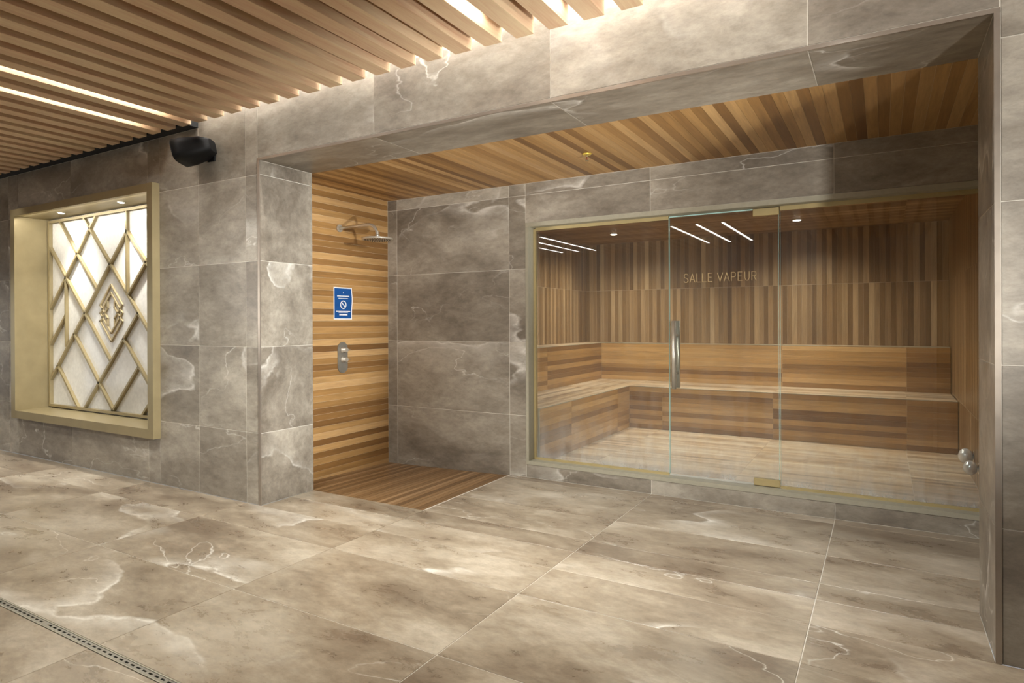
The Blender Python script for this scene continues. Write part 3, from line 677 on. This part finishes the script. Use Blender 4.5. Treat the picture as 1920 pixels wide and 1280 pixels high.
# wall speaker
M['blackplastic'].node_tree.nodes['Principled BSDF'].inputs['Specular IOR Level'].default_value = .25
spk = empty('wall_speaker', (-.44, -.02, 2.49)); tag(spk, 'black wedge loudspeaker on the wall right above the gold niche', 'loudspeaker')
def speaker_body():
    bm = bmesh.new(); prof = []
    hw, hh = .13, .083
    for (d_, sx, sz) in ((0, .94, .92), (-.012, 1, 1), (.05, 1, 1), (.17, .80, .84), (.23, .5, .55)):
        ring = []
        n = 32
        for q in range(n):
            a = 2 * math.pi * q / n; c, s_ = math.cos(a), math.sin(a); p = 4.5
            k = (abs(c) ** p + abs(s_) ** p) ** (-1 / p)
            ring.append(bm.verts.new((c * k * hw * sx, d_, s_ * k * hh * sz)))
        prof.append(ring)
    prof = [prof[1], prof[2], prof[3], prof[4]]
    for a, b in zip(prof[:-1], prof[1:]):
        for q in range(32): bm.faces.new((a[q], a[(q + 1) % 32], b[(q + 1) % 32], b[q]))
    bm.faces.new(prof[0]); bm.faces.new(prof[-1])
    for v in [v for v in bm.verts if not v.link_faces]: bm.verts.remove(v)
    bmesh.ops.recalc_face_normals(bm, faces=bm.faces)
    me = bpy.data.meshes.new('shell'); bm.to_mesh(me); bm.free()
    for p in me.polygons: p.use_smooth = len(p.vertices) == 4
    return me
yaw = math.radians(-56)
Rm = Matrix.Rotation(yaw, 4, 'Z') @ Matrix.Rotation(math.radians(14), 4, 'X')
sb = link('shell', speaker_body(), M['blackplastic'], spk); sb.matrix_local = Matrix.Translation((-.19, -.15, .0)) @ Rm
bm = bmesh.new(); ring = []
for q in range(32):
    a = 2 * math.pi * q / 32; c, s_ = math.cos(a), math.sin(a); k = (abs(c) ** 4.5 + abs(s_) ** 4.5) ** (-1 / 4.5)
    ring.append(bm.verts.new((c * k * .124, 0, s_ * k * .077)))
f = bm.faces.new(ring); r = bmesh.ops.extrude_face_region(bm, geom=[f]); bmesh.ops.translate(bm, vec=(0, -.006, 0), verts=[v for v in r['geom'] if isinstance(v, bmesh.types.BMVert)])
bmesh.ops.recalc_face_normals(bm, faces=bm.faces); me = bpy.data.meshes.new('grille'); bm.to_mesh(me); bm.free()
gr = link('grille', me, M['grille'], spk); gr.matrix_local = Matrix.Translation((-.19, -.15, .0)) @ Rm @ Matrix.Translation((0, -.012, 0))
box('wall_plate', -.56, -.48, -.012, -.0005, 2.45, 2.53, M['blackplastic'], spk, .002)
tube('bracket', [(-.52, -.008, 2.49), (-.52, -.05, 2.49), (-.52, -.08, 2.49)], .014, M['blackplastic'], spk, 12)

# ================================================================= LINEAR DRAIN
dr = empty('floor_drain', (0, (DR0 + DR1) / 2, 0)); tag(dr, 'narrow slotted steel linear drain set in the floor at the lower left', 'floor drain')
yc = (DR0 + DR1) / 2
boxes('channel_edge', [(-6.5, 7.1, DR0 + .001, DR0 + .006, -.03, .0006), (-6.5, 7.1, DR1 - .006, DR1 - .001, -.03, .0006)], M['alu'], dr)
sl_w = .016; pitch = .0385
# slotted cover plates, each about 0.9 m long
px = -2.2
while px < 4.5:
    L_ = .962; bm = bmesh.new(); pieces = [(0, L_ - .002, -.0115, -.0038), (0, L_ - .002, .0038, .0115)]
    nsl = int(L_ / pitch); prev = 0
    for q in range(nsl):
        s0 = .008 + q * pitch; s1 = s0 + .0225
        pieces.append((prev, s0, -.0038, .0038)); prev = s1
    pieces.append((prev, L_ - .002, -.0038, .0038))
    for (a, b, c, d_) in pieces:
        r = bmesh.ops.create_cube(bm, size=1); bmesh.ops.scale(bm, vec=(b - a, d_ - c, .002), verts=r['verts']); bmesh.ops.translate(bm, vec=((a + b) / 2, (c + d_) / 2, -.0015), verts=r['verts'])
    me = _cache.get('cover')
    if me is None: me = bpy.data.meshes.new('cover'); bm.to_mesh(me); me.materials.append(M['steel']); _cache['cover'] = me
    bm.free(); link('cover_plate', me, None, dr, (px, 0, 0)); px += L_
box('trough', -6.5, 7.1, DR0 + .006, DR1 - .006, -.05, -.02, M['slot'], dr)

# invented cans for the added hall lamps, in the slat gaps
labs = ['added round lamp can between slats in front of the gold niche', 'added round lamp can between slats in front of the left jamb', 'added round lamp can between slats over the middle of the portal', 'added round lamp can between slats beside the viewer']
for (x, y), lb in zip(HALL, labs):
    k = round((x - x0) / PITCH - .2); xc = x0 + k * PITCH + (PITCH - .104) / 2
    t = empty('fill_lamp_can', (xc, y, 2.86)); tag(t, lb, 'ceiling light', 'added lamp cans between the slats')
    tube('can', [(xc, y, 2.86), (xc, y, 2.95)], .035, M['black'], t, 20)
bpy.context.view_layer.update()
